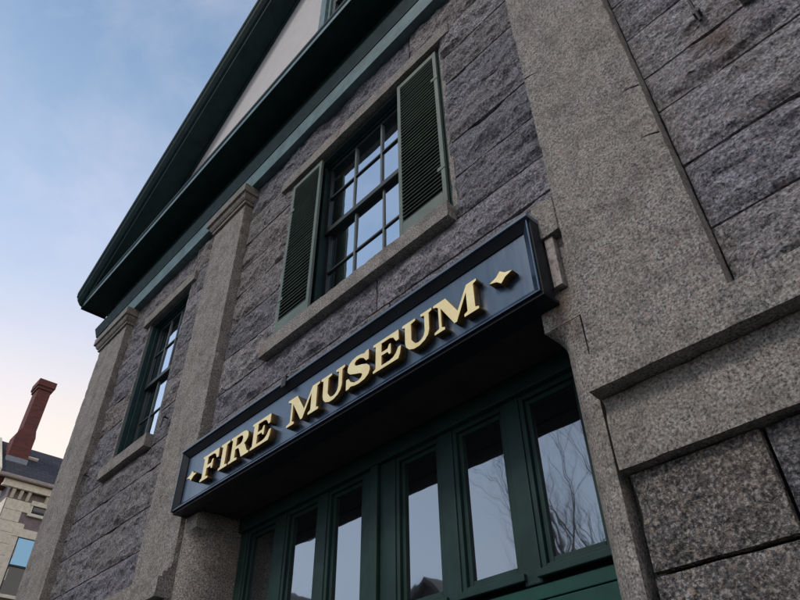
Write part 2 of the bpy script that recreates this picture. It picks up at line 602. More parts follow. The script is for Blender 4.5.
def jamb(side):
    xr = DOOR[1] if side > 0 else DOOR[0]       # reveal
    s = side
    d0 = 1.02
    prof = [(xr + s * 0.0895, d0)]
    for k in range(0, 17):
        a = math.pi / 2 * k / 16
        prof.append((xr + s * (R - R * math.sin(a)), d0 + RD - RD * math.cos(a)))
    prof.append((xr, 1.24))
    prof.append((xr + s * 0.0895, 1.24))
    square = [(xr + s * 0.10, d0)] + [(xr, d0)] * 0
    mb = MB()
    zs = [-0.727, 0.0, 0.3, 0.6, 0.78, 0.80, 0.815, 0.824, 0.830, 0.835, 0.839, 0.842, 0.8445, 0.846]
    rings = []
    for z in zs:
        t = 0.0 if z <= 0.80 else ((z - 0.80) / 0.046) ** 3
        ring = []
        for i, (x, d) in enumerate(prof):
            if 1 <= i <= 17:
                a = math.pi / 2 * (i - 1) / 16
                # square-corner target for this profile point
                if a < math.pi / 4:
                    tx, td = xr + s * R * (1 - a / (math.pi / 4)), d0
                else:
                    tx, td = xr, d0 + RD * ((a - math.pi / 4) / (math.pi / 4))
                x, d = x + (tx - x) * t, d + (td - d) * t
            ring.append(V(x, d, z))
        rings.append(ring)
    mb.loft(rings)
    o = mb.build('door_jamb', M['dressed'], B, smooth=False)
    mb = MB()
    rough_box(mb, min(xr, xr + s * 0.094), max(xr, xr + s * 0.094), 1.019, 1.2, 0.8465, 0.93, 0.03, 0.002)
    rough_box(mb, min(xr + s * 0.01, xr + s * 0.094), max(xr + s * 0.01, xr + s * 0.094), 1.024, 1.058, 0.932, 1.162, 0.03, 0.003)
    mb.build('jamb_block', M['dressed'], o)


jamb(1)
jamb(-1)
# door lintel, hidden mostly behind the sign
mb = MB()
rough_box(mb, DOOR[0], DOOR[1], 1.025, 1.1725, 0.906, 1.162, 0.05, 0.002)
mb.build('door_lintel', M['lintel_shade'], B)
# trim board and bracket stone at the right end of the sign
for s in (1, -1):
    c = -1.37
    mb = MB()
    xa, xb = (-0.561, -0.538) if s > 0 else (-2.2125, -2.188)
    mb.ub(xa, xb, 1.003, 1.0235, 0.936, 1.082)
    mb.build('sign_side_board', M['trim_board'], B, bevel=0.004)
    mb = MB()
    xa, xb = (-0.575, -0.513) if s > 0 else (-2.2125, -2.165)
    rough_box(mb, xa, xb, 0.995, 1.06, 1.084, 1.20, 0.02, 0.005)
    mb.build('bracket_stone', M['dressed'], B)

# ------------------------------------------------------------------ windows


def louvred_shutter(name, x0, x1, z0, z1, d0, d1, parent, hinge=None):
    mb = MB()
    X0, Y0, Z0 = V(x0, d0, z0)
    X1, Y1, Z1 = V(x1, d1, z1)
    st = 0.038
    rb, rt = 0.19, 0.055
    mb.box(X0, X0 + st, Y0, Y1, Z0, Z1)
    mb.box(X1 - st, X1, Y0, Y1, Z0, Z1)
    mb.box(X0 + st, X1 - st, Y0 + 0.001, Y1 - 0.001, Z0, Z0 + rb)
    mb.box(X0 + st, X1 - st, Y0 + 0.001, Y1 - 0.001, Z1 - rt, Z1)
    n = int((Z1 - rt - Z0 - rb) / 0.040)
    hh = (Z1 - rt - Z0 - rb) / n
    yc = (Y0 + Y1) / 2
    for i in range(n):
        a = math.radians(48 + random.uniform(-5, 5))
        zc = Z0 + rb + hh * (i + 0.5)
        mb.obox(((X0 + X1) / 2, yc, zc), ((X1 - X0) / 2 - st, 0, 0), (0, math.cos(a) * 0.021, math.sin(a) * 0.021), (0, -math.sin(a) * 0.003, math.cos(a) * 0.003))
    for hz_ in (0.22, 0.80):      # strap hinge on the outer stile
        zc = Z0 + (Z1 - Z0) * hz_
        if x0 < -1.3:
            mb.box(X0 - 0.006, X0 + 0.07, Y0 - 0.004, Y0 - 0.0005, zc - 0.018, zc + 0.018)
        else:
            mb.box(X1 - 0.07, X1 + 0.006, Y0 - 0.004, Y0 - 0.0005, zc - 0.018, zc + 0.018)
    # dark backing so no light leaks through
    mb.box(X0 + 0.012, X1 - 0.012, Y1 + 0.0012, Y1 + 0.006, Z0 + 0.05, Z1 - 0.02)
    return mb.build(name, M['shutter'], parent, bevel=0.0015, segs=1)


def window(x0, x1, lint, shutters, sash_x):
    """stone opening x0..x1; sash_x glass range"""
    w = empty_part('window', V((x0 + x1) / 2, 1.03, WZ0))
    # sill and lintel
    mb = MB()
    rough_box(mb, x0 - 0.04, x1 + 0.007, 1.008, 1.12, 1.410, WZ0, 0.03, 0.0025)
    mb.build('sill', M['dressed'], w)
    mb = MB()
    rough_box(mb, lint[0], lint[1], 1.022, 1.12, WZ1, 2.467, 0.03, 0.002)
    mb.build('lintel', M['dressed'], w)
    # stone reveals
    mb = MB()
    rough_box(mb, x0 - 0.02, x0 - 0.0005, 1.045, 1.16, WZ0 + 0.001, WZ1 - 0.001, 0.05, 0.002)
    mb.build('reveal', M['dressed'], w)
    mb = MB()
    rough_box(mb, x1 + 0.0005, x1 + 0.02, 1.045, 1.16, WZ0 + 0.001, WZ1 - 0.001, 0.05, 0.002)
    mb.build('reveal', M['dressed'], w)
    g0, g1 = sash_x
    DF = 1.085          # frame front
    DG = 1.118          # lower sash glass
    fr = MB()
    fz0, fz1 = WZ0, WZ1
    # outer casing filling the opening around the sash
    fr.ub(x0 + 0.001, g0 - 0.012, DF, 1.15, fz0 + 0.001, fz1 - 0.001)
    fr.ub(g1 + 0.012, x1 - 0.001, DF, 1.15, fz0 + 0.001, fz1 - 0.001)
    fr.ub(g0 - 0.012, g1 + 0.012, DF + 0.001, 1.149, fz1 - 0.03, fz1 - 0.002)
    fr.ub(g0 - 0.012, g1 + 0.012, DF + 0.001, 1.149, fz0 + 0.002, fz0 + 0.016)
    # casing beads, the outer lining seen at an angle
    fr.ub(x0 + 0.002, x0 + 0.024, 1.052, DF - 0.0005, fz0 + 0.002, fz1 - 0.002)
    fr.ub(x1 - 0.024, x1 - 0.002, 1.052, DF - 0.0005, fz0 + 0.002, fz1 - 0.002)
    fr.ub(g0 - 0.024, g0 - 0.010, DF - 0.008, DF - 0.0005, fz0 + 0.003, fz1 - 0.003)
    fr.ub(x0 + 0.0245, x1 - 0.0245, 1.056, DF - 0.001, fz1 - 0.02, fz1 - 0.0025)
    fr.build('frame', M['green'], w, bevel=0.004)
    zb, zt = fz0 + 0.016, fz1 - 0.03
    zm = (zb + zt) / 2 + 0.02
    for up in (0, 1):
        s0, s1 = (zb, zm + 0.012) if not up else (zm - 0.004, zt)
        dg = DG if not up else DG - 0.014
        sm = MB()
        ra = 0.016
        sm.ub(g0 - 0.0115, g0 + ra * 0.6, dg - 0.007, dg + 0.006, s0 + 0.0006, s1 - 0.0006)
        sm.ub(g1 - ra * 0.6, g1 + 0.0115, dg - 0.007, dg + 0.006, s0 + 0.0006, s1 - 0.0006)
        rb_ = 0.026 if up else 0.03
        sm.ub(g0 + ra * 0.6, g1 - ra * 0.6, dg - 0.0075, dg + 0.006, s0 + 0.001, s0 + rb_)
        sm.ub(g0 + ra * 0.6, g1 - ra * 0.6, dg - 0.007, dg + 0.006, s1 - 0.016, s1 - 0.001)
        sm.build('sash', M['sash'], w, bevel=0.003)
        a0, a1 = g0 + ra * 0.6, g1 - ra * 0.6
        b0, b1 = s0 + rb_, s1 - 0.016
        mu = MB()
        nc = 3
        for i in range(1, nc):
            xx = a0 + (a1 - a0) * i / nc
            mu.ub(xx - 0.0045, xx + 0.0045, dg - 0.0065, dg + 0.004, b0, b1)
        mu.build('muntin', M['muntin'], w, bevel=0.002)
        mu = MB()
        zz = (b0 + b1) / 2
        mu.ub(a0, a1, dg - 0.0060, dg + 0.0035, zz - 0.0045, zz + 0.0045)
        mu.build('glazing_bar', M['sash'], w, bevel=0.002)
        gm = MB()
        # each pane set a hair out of true, as old glazing is
        for i in range(nc):
            for j in range(2):
                p0, p1 = a0 + (a1 - a0) * i / nc, a0 + (a1 - a0) * (i + 1) / nc
                q0, q1 = b0 + (b1 - b0) * j / 2, b0 + (b1 - b0) * (j + 1) / 2
                t = [random.uniform(-0.0016, 0.0016) for _ in range(3)]
                gm.quad(V(p0, dg + t[0], q0), V(p1, dg + t[1], q0), V(p1, dg + t[1] + t[2], q1), V(p0, dg + t[0] + t[2], q1))
        gm.build('pane', M['glass'], w)
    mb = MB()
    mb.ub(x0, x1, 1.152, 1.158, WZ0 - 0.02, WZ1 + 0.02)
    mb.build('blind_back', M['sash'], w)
    for (a, b) in shutters:
        louvred_shutter('shutter', a, b, WZ0 + 0.004, WZ1 - 0.022, 1.036, 1.048, w)
    return w


def empty_part(name, loc):
    """a part made of sub-parts: a small mesh-less node of the building"""
    o = bpy.data.objects.new(name, None)
    o.empty_display_size = 0.2
    col.objects.link(o)
    o.parent = B
    o.location = Vector(loc) - BASE
    return o


window(WIN[0][0], WIN[0][1], LINT[0], (), (-3.235, -2.845))
window(WIN[1][0], WIN[1][1], LINT[1], ((-1.808, -1.590), (-1.090, -0.872)), (-1.60, -1.078))
window(WIN[2][0], WIN[2][1], LINT[2], (), (0.105, 0.495))

# shutter dogs: small iron hooks in the wall
for (x, z, s) in ((-2.66, 1.505, 1), (-3.575, 1.535, -1), (-0.06, 1.475, 1)):
    mb = MB()
    c = Vector(V(x, 1.045, z))
    mb.tube([c + Vector((0, 0.03, 0)), c + Vector((0, -0.05, 0)), c + Vector((0, -0.062, -0.012)), c + Vector((0.0, -0.064, -0.09)), c + Vector((0.0, -0.075, -0.12))], 0.008, 6)
    if x > -1:
        mb.tube([c + Vector((0, -0.05, 0.0)), c + Vector((0, -0.055, 0.12))], 0.009, 6)
        mb.tube([c + Vector((0, -0.02, 0)), c + Vector((0, -0.062, 0))], 0.02, 8)
    else:
        mb.tube([c + Vector((-0.045 * s, -0.05, 0.012)), c + Vector((0, -0.055, 0.008)), c + Vector((0.03 * s, -0.055, -0.005))], 0.009, 6)
    mb.build('shutter_hook', M['iron'], B)

# ------------------------------------------------------------------ entablature, corona, pediment
XL, XR = -4.22, 1.48


def runx(mb, prof, x0, x1):
    mb.loft([[V(x0, d, z) for d, z in prof], [V(x1, d, z) for d, z in prof]])


mb = MB()
runx(mb, [(0.998, 2.674), (0.998, 2.792), (1.16, 2.792), (1.16, 2.695), (1.05, 2.695), (1.05, 2.674)], -4.02, 1.28)
arch = mb.build('architrave', M['lit_green'], B, bevel=0.003)
mb = MB()
runx(mb, [(0.994, 2.793), (0.992, 2.800), (0.972, 2.850), (0.969, 2.856), (1.1, 2.858), (1.1, 2.793)], XL, XR)
mb.build('architrave_crown', M['green'], B)
mb = MB()
runx(mb, [(1.0, 2.859), (1.0, 2.998), (1.16, 2.998), (1.16, 2.859)], -4.02, 1.28)
mb.build('frieze', M['green'], B)
mb = MB()
runx(mb, [(0.842, 3.0), (0.842, 3.034), (0.849, 3.035), (0.849, 3.041), (0.838, 3.056), (0.836, 3.070), (1.1, 3.075), (1.1, 3.0)], XL, XR)
cor = mb.build('corona', M['green'], B, bevel=0.002)
mb = MB()
runx(mb, [(0.8395, 3.0015), (0.8395, 3.033), (0.8418, 3.033), (0.8418, 3.0015)], XL, XR)
mb.build('fillet', M['lit_green'], cor)  # paler strip paints in the light on the corona's front

SL = 0.668
AX = -1.37
ZAP = 3.107 + SL * (AX + 4.267)
# tympanum
mb = MB()
t0 = AX - (ZAP - 0.10 - 3.074) / SL
tri = [(t0, 3.0), (-2 * 0 + (2 * AX - t0), 3.0), (AX, ZAP - 0.10)]
wl, wr, wz0, wz1 = -1.665, -1.075, 3.50, 4.25
# built of four pieces round the attic window


def zroof(x):
    return ZAP - 0.10 - SL * abs(x - AX)


def poly(mb, pts, d0, d1):
    mb.loft([[V(x, d0, z) for x, z in pts], [V(x, d1, z) for x, z in pts]])


poly(mb, [(t0, 3.07), (wl, 3.07), (wl, zroof(wl)), (t0, 3.075)], 1.0, 1.1)
poly(mb, [(wr, 3.07), (2 * AX - t0, 3.07), (2 * AX - t0, 3.075), (wr, zroof(wr))], 1.0, 1.1)
poly(mb, [(wl, 3.07), (wr, 3.07), (wr, wz0), (wl, wz0)], 1.0, 1.1)
poly(mb, [(wl, wz1), (wr, wz1), (wr, zroof(wr)), (AX, zroof(AX)), (wl, zroof(wl))], 1.0, 1.1)
mb.build('tympanum', M['plaster'], B)
# attic window in the pediment
aw = empty_part('attic_window', V(AX, 1.0, wz0))
mb = MB()
mb.ub(wl - 0.03, wl + 0.025, 0.985, 1.05, wz0 - 0.02, wz1 + 0.03)
mb.ub(wr - 0.025, wr + 0.03, 0.985, 1.05, wz0 - 0.02, wz1 + 0.03)
mb.ub(wl + 0.025, wr - 0.025, 0.986, 1.05, wz1 - 0.02, wz1 + 0.03)
mb.ub(wl + 0.025, wr - 0.025, 0.98, 1.05, wz0 - 0.03, wz0 + 0.02)
mb.ub(wl + 0.0255, wl + 0.045, 1.005, 1.05, wz0 + 0.021, wz1 - 0.021)
mb.build('frame', M['lit_green'], aw, bevel=0.004)
mb = MB()
mb.ub(wl + 0.046, wl + 0.075, 1.02, 1.045, wz0 + 0.021, wz1 - 0.021)
mb.ub(wr - 0.075, wr - 0.026, 1.02, 1.045, wz0 + 0.021, wz1 - 0.021)
mb.ub(AX - 0.006, AX + 0.006, 1.022, 1.044, wz0 + 0.06, wz1 - 0.05)
mb.ub(wl + 0.075, wr - 0.075, 1.021, 1.045, wz0 + 0.021, wz0 + 0.06)
mb.ub(wl + 0.075, wr - 0.075, 1.021, 1.045, (wz0 + wz1) / 2 - 0.02, (wz0 + wz1) / 2 + 0.02)
mb.build('sash', M['sash'], aw)
mb = MB()
mb.ub(wl + 0.06, wr - 0.06, 1.035, 1.038, wz0 + 0.03, wz1 - 0.03)
mb.build('pane', M['glass'], aw)
# raking cornices: crown, soffit
RX0 = -4.267
for s in (-1, 1):
    xs = [RX0, AX] if s < 0 else [AX, 2 * AX - RX0]

    def rk(prof, name, mt, **kw):
        m_ = MB()
        rings = []
        for x in xs:
            zb = ZAP - SL * abs(x - AX)
            rings.append([V(x, d, zb + q if d < 0.83 else max(zb + q, 3.0015)) for d, q in prof])
        m_.loft(rings)
        return m_.build(name, mt, B, **kw)
    r = rk([(0.785, 0.0), (0.785, -0.022), (0.791, -0.026), (0.800, -0.050), (0.822, -0.078), (0.838, -0.086), (0.840, -0.118), (1.02, -0.118), (1.02, 0.0)], 'raking_cornice', M['green'], bevel=0.002)
    xs = [t0, AX] if s < 0 else [AX, 2 * AX - t0]
    rk([(0.985, -0.120), (0.985, -0.128), (0.998, -0.140), (0.998, -0.120)], 'raking_bed_moulding', M['green'])
    xs = [RX0, AX] if s < 0 else [AX, 2 * AX - RX0]
    rk([(0.783, 0.001), (0.783, 0.018), (9.6, 0.018), (9.6, 0.001)], 'roof', M['roof'])

# ------------------------------------------------------------------ door leaves
D = 1.20
door = empty_part('door', V(AX, D, -0.727))
PANES = [(-2.055, -1.925), (-1.815, -1.685), (-1.588, -1.462), (-1.272, -1.146), (-1.045, -0.915), (-0.815, -0.685)]
PZ0, PZ1 = 0.462, 0.835
mb = MB()
mb.ub(DOOR[0] + 0.001, DOOR[1] - 0.001, 1.185, 1.25, 0.862, 0.95)
mb.build('door_head', M['door'], door, bevel=0.006)
edges = [DOOR[0] + 0.0015] + [q for pr in PANES for q in pr] + [DOOR[1] - 0.0015]
mb = MB()
for i in range(0, len(edges), 2):
    a, b = edges[i], edges[i + 1]
    if a < AX < b:
        mb.ub(a + 0.0265, AX - 0.004, D, D + 0.03, PZ0 - 0.05, 0.861)
        mb.ub(AX + 0.004, b - 0.0265, D, D + 0.03, PZ0 - 0.05, 0.861)
    else:
        mb.ub(a + (0.0265 if i else 0), b - (0.0265 if i < 12 else 0), D, D + 0.03, PZ0 - 0.05, 0.861)
mb.build('stile', M['door'], door, bevel=0.006)
mb = MB()
mb.ub(AX - 0.022, AX + 0.010, D - 0.014, D - 0.001, -0.70, 0.861)
mb.build('astragal', M['door'], door, bevel=0.006)
for (a, b) in PANES:
    mb = MB()
    # moulded surround of each light, two steps
    for (w0, w1, dd) in ((0.0265, 0.013, 0.004), (0.013, 0.0, 0.014)):
        mb.ub(a - w0, a - w1 - 0.0004, D + dd, D + 0.03, PZ0 - w0, PZ1 + w0)
        mb.ub(b + w1 + 0.0004, b + w0, D + dd, D + 0.03, PZ0 - w0, PZ1 + w0)
        mb.ub(a - w1, b + w1, D + dd, D + 0.03, PZ1 + w1 + 0.0004, PZ1 + w0)
        mb.ub(a - w1, b + w1, D + dd, D + 0.03, PZ0 - w0, PZ0 - w1 - 0.0004)
    mb.ub(a - 0.034, b + 0.034, D - 0.010, D + 0.003, PZ0 - 0.040, PZ0 - 0.024)
    mb.build('light_surround', M['door'], door, bevel=0.004)
    mb = MB()
    mb.ub(a, b, D + 0.022, D + 0.026, PZ0, PZ1)
    mb.build('pane', M['door_glass'], door)
    mb = MB()
    mb.ub(a - 0.026, b + 0.026, D + 0.003, D + 0.03, PZ1 + 0.027, 0.861)
    mb.build('top_rail', M['door'], door)
# boarded lower panels
mb = MB()
for k, (a, b) in enumerate(((DOOR[0] + 0.0015, AX - 0.023), (AX + 0.011, DOOR[1] - 0.0015))):
    z = -0.70
    while z < PZ0 - 0.06:
        z1 = min(z + 0.09, PZ0 - 0.051)
        mb.ub(a, b, D + 0.004, D + 0.03, z + 0.0012, z1 - 0.0012)
        z = z1
mb.build('door_panel', M['panel'], door, bevel=0.004)
mb = MB()
mb.ub(DOOR[0] + 0.001, DOOR[1] - 0.001, D + 0.032, D + 0.05, -0.727, 0.86)
mb.build('door_back', M['sash'], door)
mb = MB()
mb.ub(DOOR[0] - 0.09, DOOR[1] + 0.09, 1.0, 1.25, -0.7272, -0.705)
mb.build('threshold', M['dressed'], B)

# ------------------------------------------------------------------ the sign
SX0, SX1, SZ0, SZ1 = -2.205, -0.568, 0.907, 1.131
DS0, DSP, DS1 = 0.955, 0.972, 1.001
S = empty('museum_sign', V((SX0 + SX1) / 2, 1.0, SZ0), 'long navy sign with raised gold letters reading FIRE MUSEUM above the green doors', 'sign')
mb = MB()
mb.ub(SX0 + 0.004, SX1 - 0.004, DSP, DS1, SZ0 + 0.002, SZ1 - 0.002)
mb.build('panel', M['navy'], S)
# moulded frame: flat lip then a slope down to the panel
fw = 0.023


def frame_rail(p0, p1, q0, q1, mt='navy'):
    """p outer edge, q inner edge end points, in (x,z)"""
    m_ = MB()

    def ring(P, Q):
        P, Q = Vector((P[0], P[1])), Vector((Q[0], Q[1]))
        L = P.lerp(Q, 0.14)
        K = P.lerp(Q, 0.93)
        return [V(P.x, DS1, P.y), V(P.x, DS0, P.y), V(L.x, DS0, L.y), V(K.x, DSP - 0.004, K.y), V(Q.x, DSP - 0.003, Q.y), V(Q.x, DSP + 0.004, Q.y)]
    m_.loft([ring(p0, q0), ring(p1, q1)])
    return m_.build('frame_rail', M[mt], S, bevel=0.0015, segs=1)


oc = [(SX0, SZ0), (SX1, SZ0), (SX1, SZ1), (SX0, SZ1)]
ic = [(SX0 + fw, SZ0 + fw), (SX1 - fw, SZ0 + fw), (SX1 - fw, SZ1 - fw), (SX0 + fw, SZ1 - fw)]
xm = -1.54
frame_rail(oc[0], (xm - 0.0012, SZ0), ic[0], (xm - 0.0012, SZ0 + fw))
frame_rail((xm + 0.0012, SZ0), oc[1], (xm + 0.0012, SZ0 + fw), ic[1])
for i in (1, 2, 3):
    frame_rail(oc[i], oc[(i + 1) % 4], ic[i], ic[(i + 1) % 4], 'navy' if i == 1 else 'sign_shade')
# drip cap along the top, plain cover strips on the ends
mb = MB()
mb.loft([[V(x, 0.948, SZ1 + 0.001), V(x, 0.948, SZ1 + 0.010), V(x, 1.02, SZ1 + 0.022), V(x, 1.02, SZ1 + 0.001)] for x in (SX0 - 0.006, SX1 + 0.006)])
mb.build('drip_cap', M['lit_lip'], S, bevel=0.002)
mb = MB()
mb.ub(SX0 - 0.0045, SX0 - 0.0005, 0.952, 1.0, SZ0 - 0.002, SZ1)
mb.build('end_strip', M['lit_lip'], S)  # light line of the left rail's lit edge, painted by the paler strip
mb = MB()
mb.ub(SX1 + 0.0005, SX1 + 0.0045, 0.962, 1.0, SZ0 - 0.002, SZ1)
mb.build('end_strip', M['sign_shade'], S)
mb = MB()
mb.ub(SX0 - 0.004, SX1 + 0.004, 0.962, 1.0245, SZ0 - 0.008, SZ0 - 0.0005)
mb.build('base_strip', M['sign_shade'], S)
for x in (-1.545,):
    mb = MB()
    mb.ub(x - 0.007, x + 0.007, 0.946, 0.975, SZ1 + 0.012, SZ1 + 0.026)
    mb.ub(x - 0.012, x + 0.012, 0.9445, 0.9475, SZ1 - 0.016, SZ1 + 0.014)
    mb.build('clip', M['iron'], S, bevel=0.002)
for x in (-1.81, -1.19):
    mb = MB()
    mb.ub(x - 0.006, x + 0.006, 0.99, 1.04, SZ1 + 0.02, SZ1 + 0.04)
    mb.build('clip', M['iron'], S, bevel=0.002)

GLY = {
    'F': ([(0, 0), (.54, 0), (.54, .08), (.365, .12), (.365, .42), (.62, .42), (.68, .31), (.76, .31), (.76, .69), (.68, .69), (.62, .56), (.365, .56), (.365, .88), (.72, .88), (.86, .82), (.98, .62), (1.10, .62), (1.08, 1.0), (0, 1.0), (0, .92), (.11, .88), (.11, .12), (0, .08)], None),
    'I': ([(0, 0), (.58, 0), (.58, .08), (.40, .12), (.40, .88), (.58, .92), (.58, 1), (0, 1), (0, .92), (.12, .88), (.12, .12), (0, .08)], None),
    'R': ([(0, 0), (.54, 0), (.54, .08), (.365, .12), (.365, .44), (.52, .44), (.60, .38), (.80, 0.0), (1.26, 0), (1.26, .08), (1.15, .12), (.96, .44), (.90, .48), (1.02, .53), (1.1, .62), (1.12, .74), (1.08, .87), (.96, .96), (.78, 1.0), (0, 1), (0, .92), (.11, .88), (.11, .12), (0, .08)],
          [(.365, .56), (.365, .88), (.64, .88), (.74, .84), (.79, .73), (.75, .61), (.64, .56)]),
    'E': ([(0, 0), (1.06, 0), (1.13, .14), (1.18, .40), (1.06, .40), (.96, .24), (.84, .15), (.72, .12), (.365, .12), (.365, .45), (.62, .45), (.68, .34), (.76, .34), (.76, .69), (.68, .69), (.62, .57), (.365, .57), (.365, .88), (.72, .88), (.86, .82), (.97, .64), (1.09, .64), (1.09, 1), (0, 1), (0, .92), (.11, .88), (.11, .12), (0, .08)], None),
    'M': ([(0, 0), (.40, 0), (.40, .08), (.285, .13), (.285, .74), (.74, .0), (.83, 0), (1.22, .74), (1.22, .13), (1.10, .08), (1.10, 0), (1.62, 0), (1.62, .08), (1.50, .12), (1.50, .88), (1.62, .92), (1.62, 1), (1.26, 1), (.89, .34), (.48, 1), (0, 1), (0, .92), (.12, .88), (.18, .82), (.18, .13), (0, .08)], None),
    'U': ([(0, 1), (0, .92), (.11, .88), (.11, .35), (.15, .19), (.27, .06), (.45, -.01), (.68, -.01), (.88, .06), (1.01, .18), (1.06, .35), (1.06, .88), (1.18, .92), (1.18, 1), (.74, 1), (.74, .92), (.88, .88), (.88, .36), (.83, .23), (.74, .15), (.63, .125), (.52, .15), (.45, .23), (.365, .35), (.365, .88), (.54, .92), (.54, 1)], None),
    'S': ([(1.02, .64), (.9, .64), (.78, .79), (.62, .87), (.46, .86), (.39, .80), (.40, .73), (.49, .67), (.72, .60), (.94, .51), (1.06, .39), (1.08, .26), (1.02, .12), (.86, .02), (.62, -.015), (.38, .01), (.24, .05), (.14, .0), (.02, .0), (.02, .38), (.13, .38), (.24, .22), (.4, .125), (.58, .11), (.69, .15), (.74, .22), (.72, .28), (.63, .33), (.4, .41), (.18, .50), (.07, .62), (.06, .75), (.13, .89), (.28, .98), (.48, 1.015), (.68, .99), (.82, .95), (.9, 1.0), (1.02, 1.0)], None),
}


def glyph(name, outline, hole, x0, x1, z0, z1, y0, y1):
    cu = bpy.data.curves.new(name, 'CURVE')
    cu.dimensions = '2D'
    cu.fill_mode = 'BOTH'
    mx = max(p[0] for p in outline)
    for pts in (outline, hole):
        if not pts:
            continue
        sp = cu.splines.new('POLY')
        sp.points.add(len(pts) - 1)
        for q, (a, b) in zip(sp.points, pts):
            q.co = (x0 + (x1 - x0) * a / mx, z0 + (z1 - z0) * b, 0, 1)
        sp.use_cyclic_u = True
    cu.extrude = (y1 - y0) / 2
    t = bpy.data.objects.new('tmp', cu)
    col.objects.link(t)
    me = bpy.data.meshes.new_from_object(t.evaluated_get(bpy.context.evaluated_depsgraph_get()))
    bpy.data.objects.remove(t)
    me.name = name
    for v in me.vertices:
        x, z, y = v.co
        v.co = (x, (y0 + y1) / 2 - y, z)
    bm = bmesh.new()
    bm.from_mesh(me)
    bmesh.ops.remove_doubles(bm, verts=bm.verts, dist=1e-5)
    bmesh.ops.recalc_face_normals(bm, faces=bm.faces)
    bm.to_mesh(me)
    bm.free()
    o = bpy.data.objects.new(name, me)
    col.objects.link(o)
    me.materials.clear()
    me.materials.append(M['gold'])
    me.materials.append(M['gold_shade'])
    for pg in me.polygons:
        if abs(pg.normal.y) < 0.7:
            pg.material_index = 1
    attach(o, S)
    b = o.modifiers.new('bevel', 'BEVEL')
    b.width = 0.0012
    b.segments = 1
    b.limit_method = 'ANGLE'
    b.angle_limit = math.radians(50)
    return o


YP = U * DSP
LZ0, LZ1 = EYE + 2.098, EYE + 2.303
k = U * 0.95
for ch, a, b in (('F', -4.445, -4.205), ('I', -4.180, -4.058), ('R', -4.040, -3.772), ('E', -3.755, -3.505),
                 ('M', -3.318, -2.970), ('U', -2.955, -2.712), ('S', -2.700, -2.472), ('E', -2.445, -2.200), ('U', -2.190, -1.947), ('M', -1.935, -1.612)):
    ol, ho = GLY[ch]
    glyph('letter', ol, ho, a, b, LZ0, LZ1, YP - 0.048, YP + 0.002)['label'] = 'raised gold letter ' + ch
star = []
for i in range(4):
    a = math.pi / 2 * i
    star.append((0.5 * math.cos(a) + 0.5, 0.5 * math.sin(a)))
    for t in (0.25, 0.5, 0.75):
        aa = a + math.pi / 2 * t
        r = 0.5 - 0.24 * math.sin(math.pi * t) ** 0.8
        star.append((r * math.cos(aa) + 0.5, r * math.sin(aa)))
for xc in (-4.600, -1.455):
    o = glyph('diamond', star, None, xc - 0.078, xc + 0.078, (LZ0 + LZ1) / 2 + 0.005, (LZ0 + LZ1) / 2 + 0.088, YP - 0.048, YP + 0.002)
    o['label'] = 'gold four pointed star ornament'

# ------------------------------------------------------------------ neighbouring house, far left
M['stucco'] = plain('mauve_grey_stucco', (0.26, 0.215, 0.215), 0.9)
M['cream'] = plain('cream_trim_paint', (0.90, 0.80, 0.63), 0.6)
M['gutter'] = plain('tan_gutter', (0.42, 0.35, 0.30), 0.6)
M['lead'] = plain('lead_flashing', (0.26, 0.29, 0.33), 0.5)
m, nt, p = mat('red_brick')
tc = N(nt, 'ShaderNodeTexCoord').outputs['Object']
br = N(nt, 'ShaderNodeTexBrick')
br.inputs['Scale'].default_value = 1.0
br.inputs['Brick Width'].default_value = 0.22
br.inputs['Row Height'].default_value = 0.075
br.inputs['Mortar Size'].default_value = 0.008
br.inputs['Color1'].default_value = (0.20, 0.058, 0.045, 1)
br.inputs['Color2'].default_value = (0.135, 0.042, 0.036, 1)
br.inputs['Mortar'].default_value = (0.14, 0.08, 0.07, 1)
sx = N(nt, 'ShaderNodeSeparateXYZ')
cx = N(nt, 'ShaderNodeCombineXYZ')
ad = N(nt, 'ShaderNodeMath', operation='ADD')
nt.links.new(tc, sx.inputs[0])
nt.links.new(sx.outputs[0], ad.inputs[0])
nt.links.new(sx.outputs[1], ad.inputs[1])
nt.links.new(ad.outputs[0], cx.inputs[0])
nt.links.new(sx.outputs[2], cx.inputs[1])
nt.links.new(cx.outputs[0], br.inputs['Vector'])
nt.links.new(br.outputs['Color'], p.inputs['Base Color'])
p.inputs['Roughness'].default_value = 0.9
M['brick'] = m
m, nt, p = mat('slate_shingles')
tc = N(nt, 'ShaderNodeTexCoord').outputs['Object']
br = N(nt, 'ShaderNodeTexBrick')
br.inputs['Scale'].default_value = 1.0
br.inputs['Brick Width'].default_value = 0.3
br.inputs['Row Height'].default_value = 0.16
br.inputs['Mortar Size'].default_value = 0.012
br.inputs['Color1'].default_value = (0.035, 0.033, 0.045, 1)
br.inputs['Color2'].default_value = (0.055, 0.052, 0.065, 1)
br.inputs['Mortar'].default_value = (0.015, 0.015, 0.02, 1)
sx = N(nt, 'ShaderNodeSeparateXYZ')
cx = N(nt, 'ShaderNodeCombineXYZ')
nt.links.new(tc, sx.inputs[0])
nt.links.new(sx.outputs[1], cx.inputs[0])
nt.links.new(sx.outputs[2], cx.inputs[1])
nt.links.new(cx.outputs[0], br.inputs['Vector'])
nt.links.new(br.outputs['Color'], p.inputs['Base Color'])
p.inputs['Roughness'].default_value = 0.8
M['slate'] = m

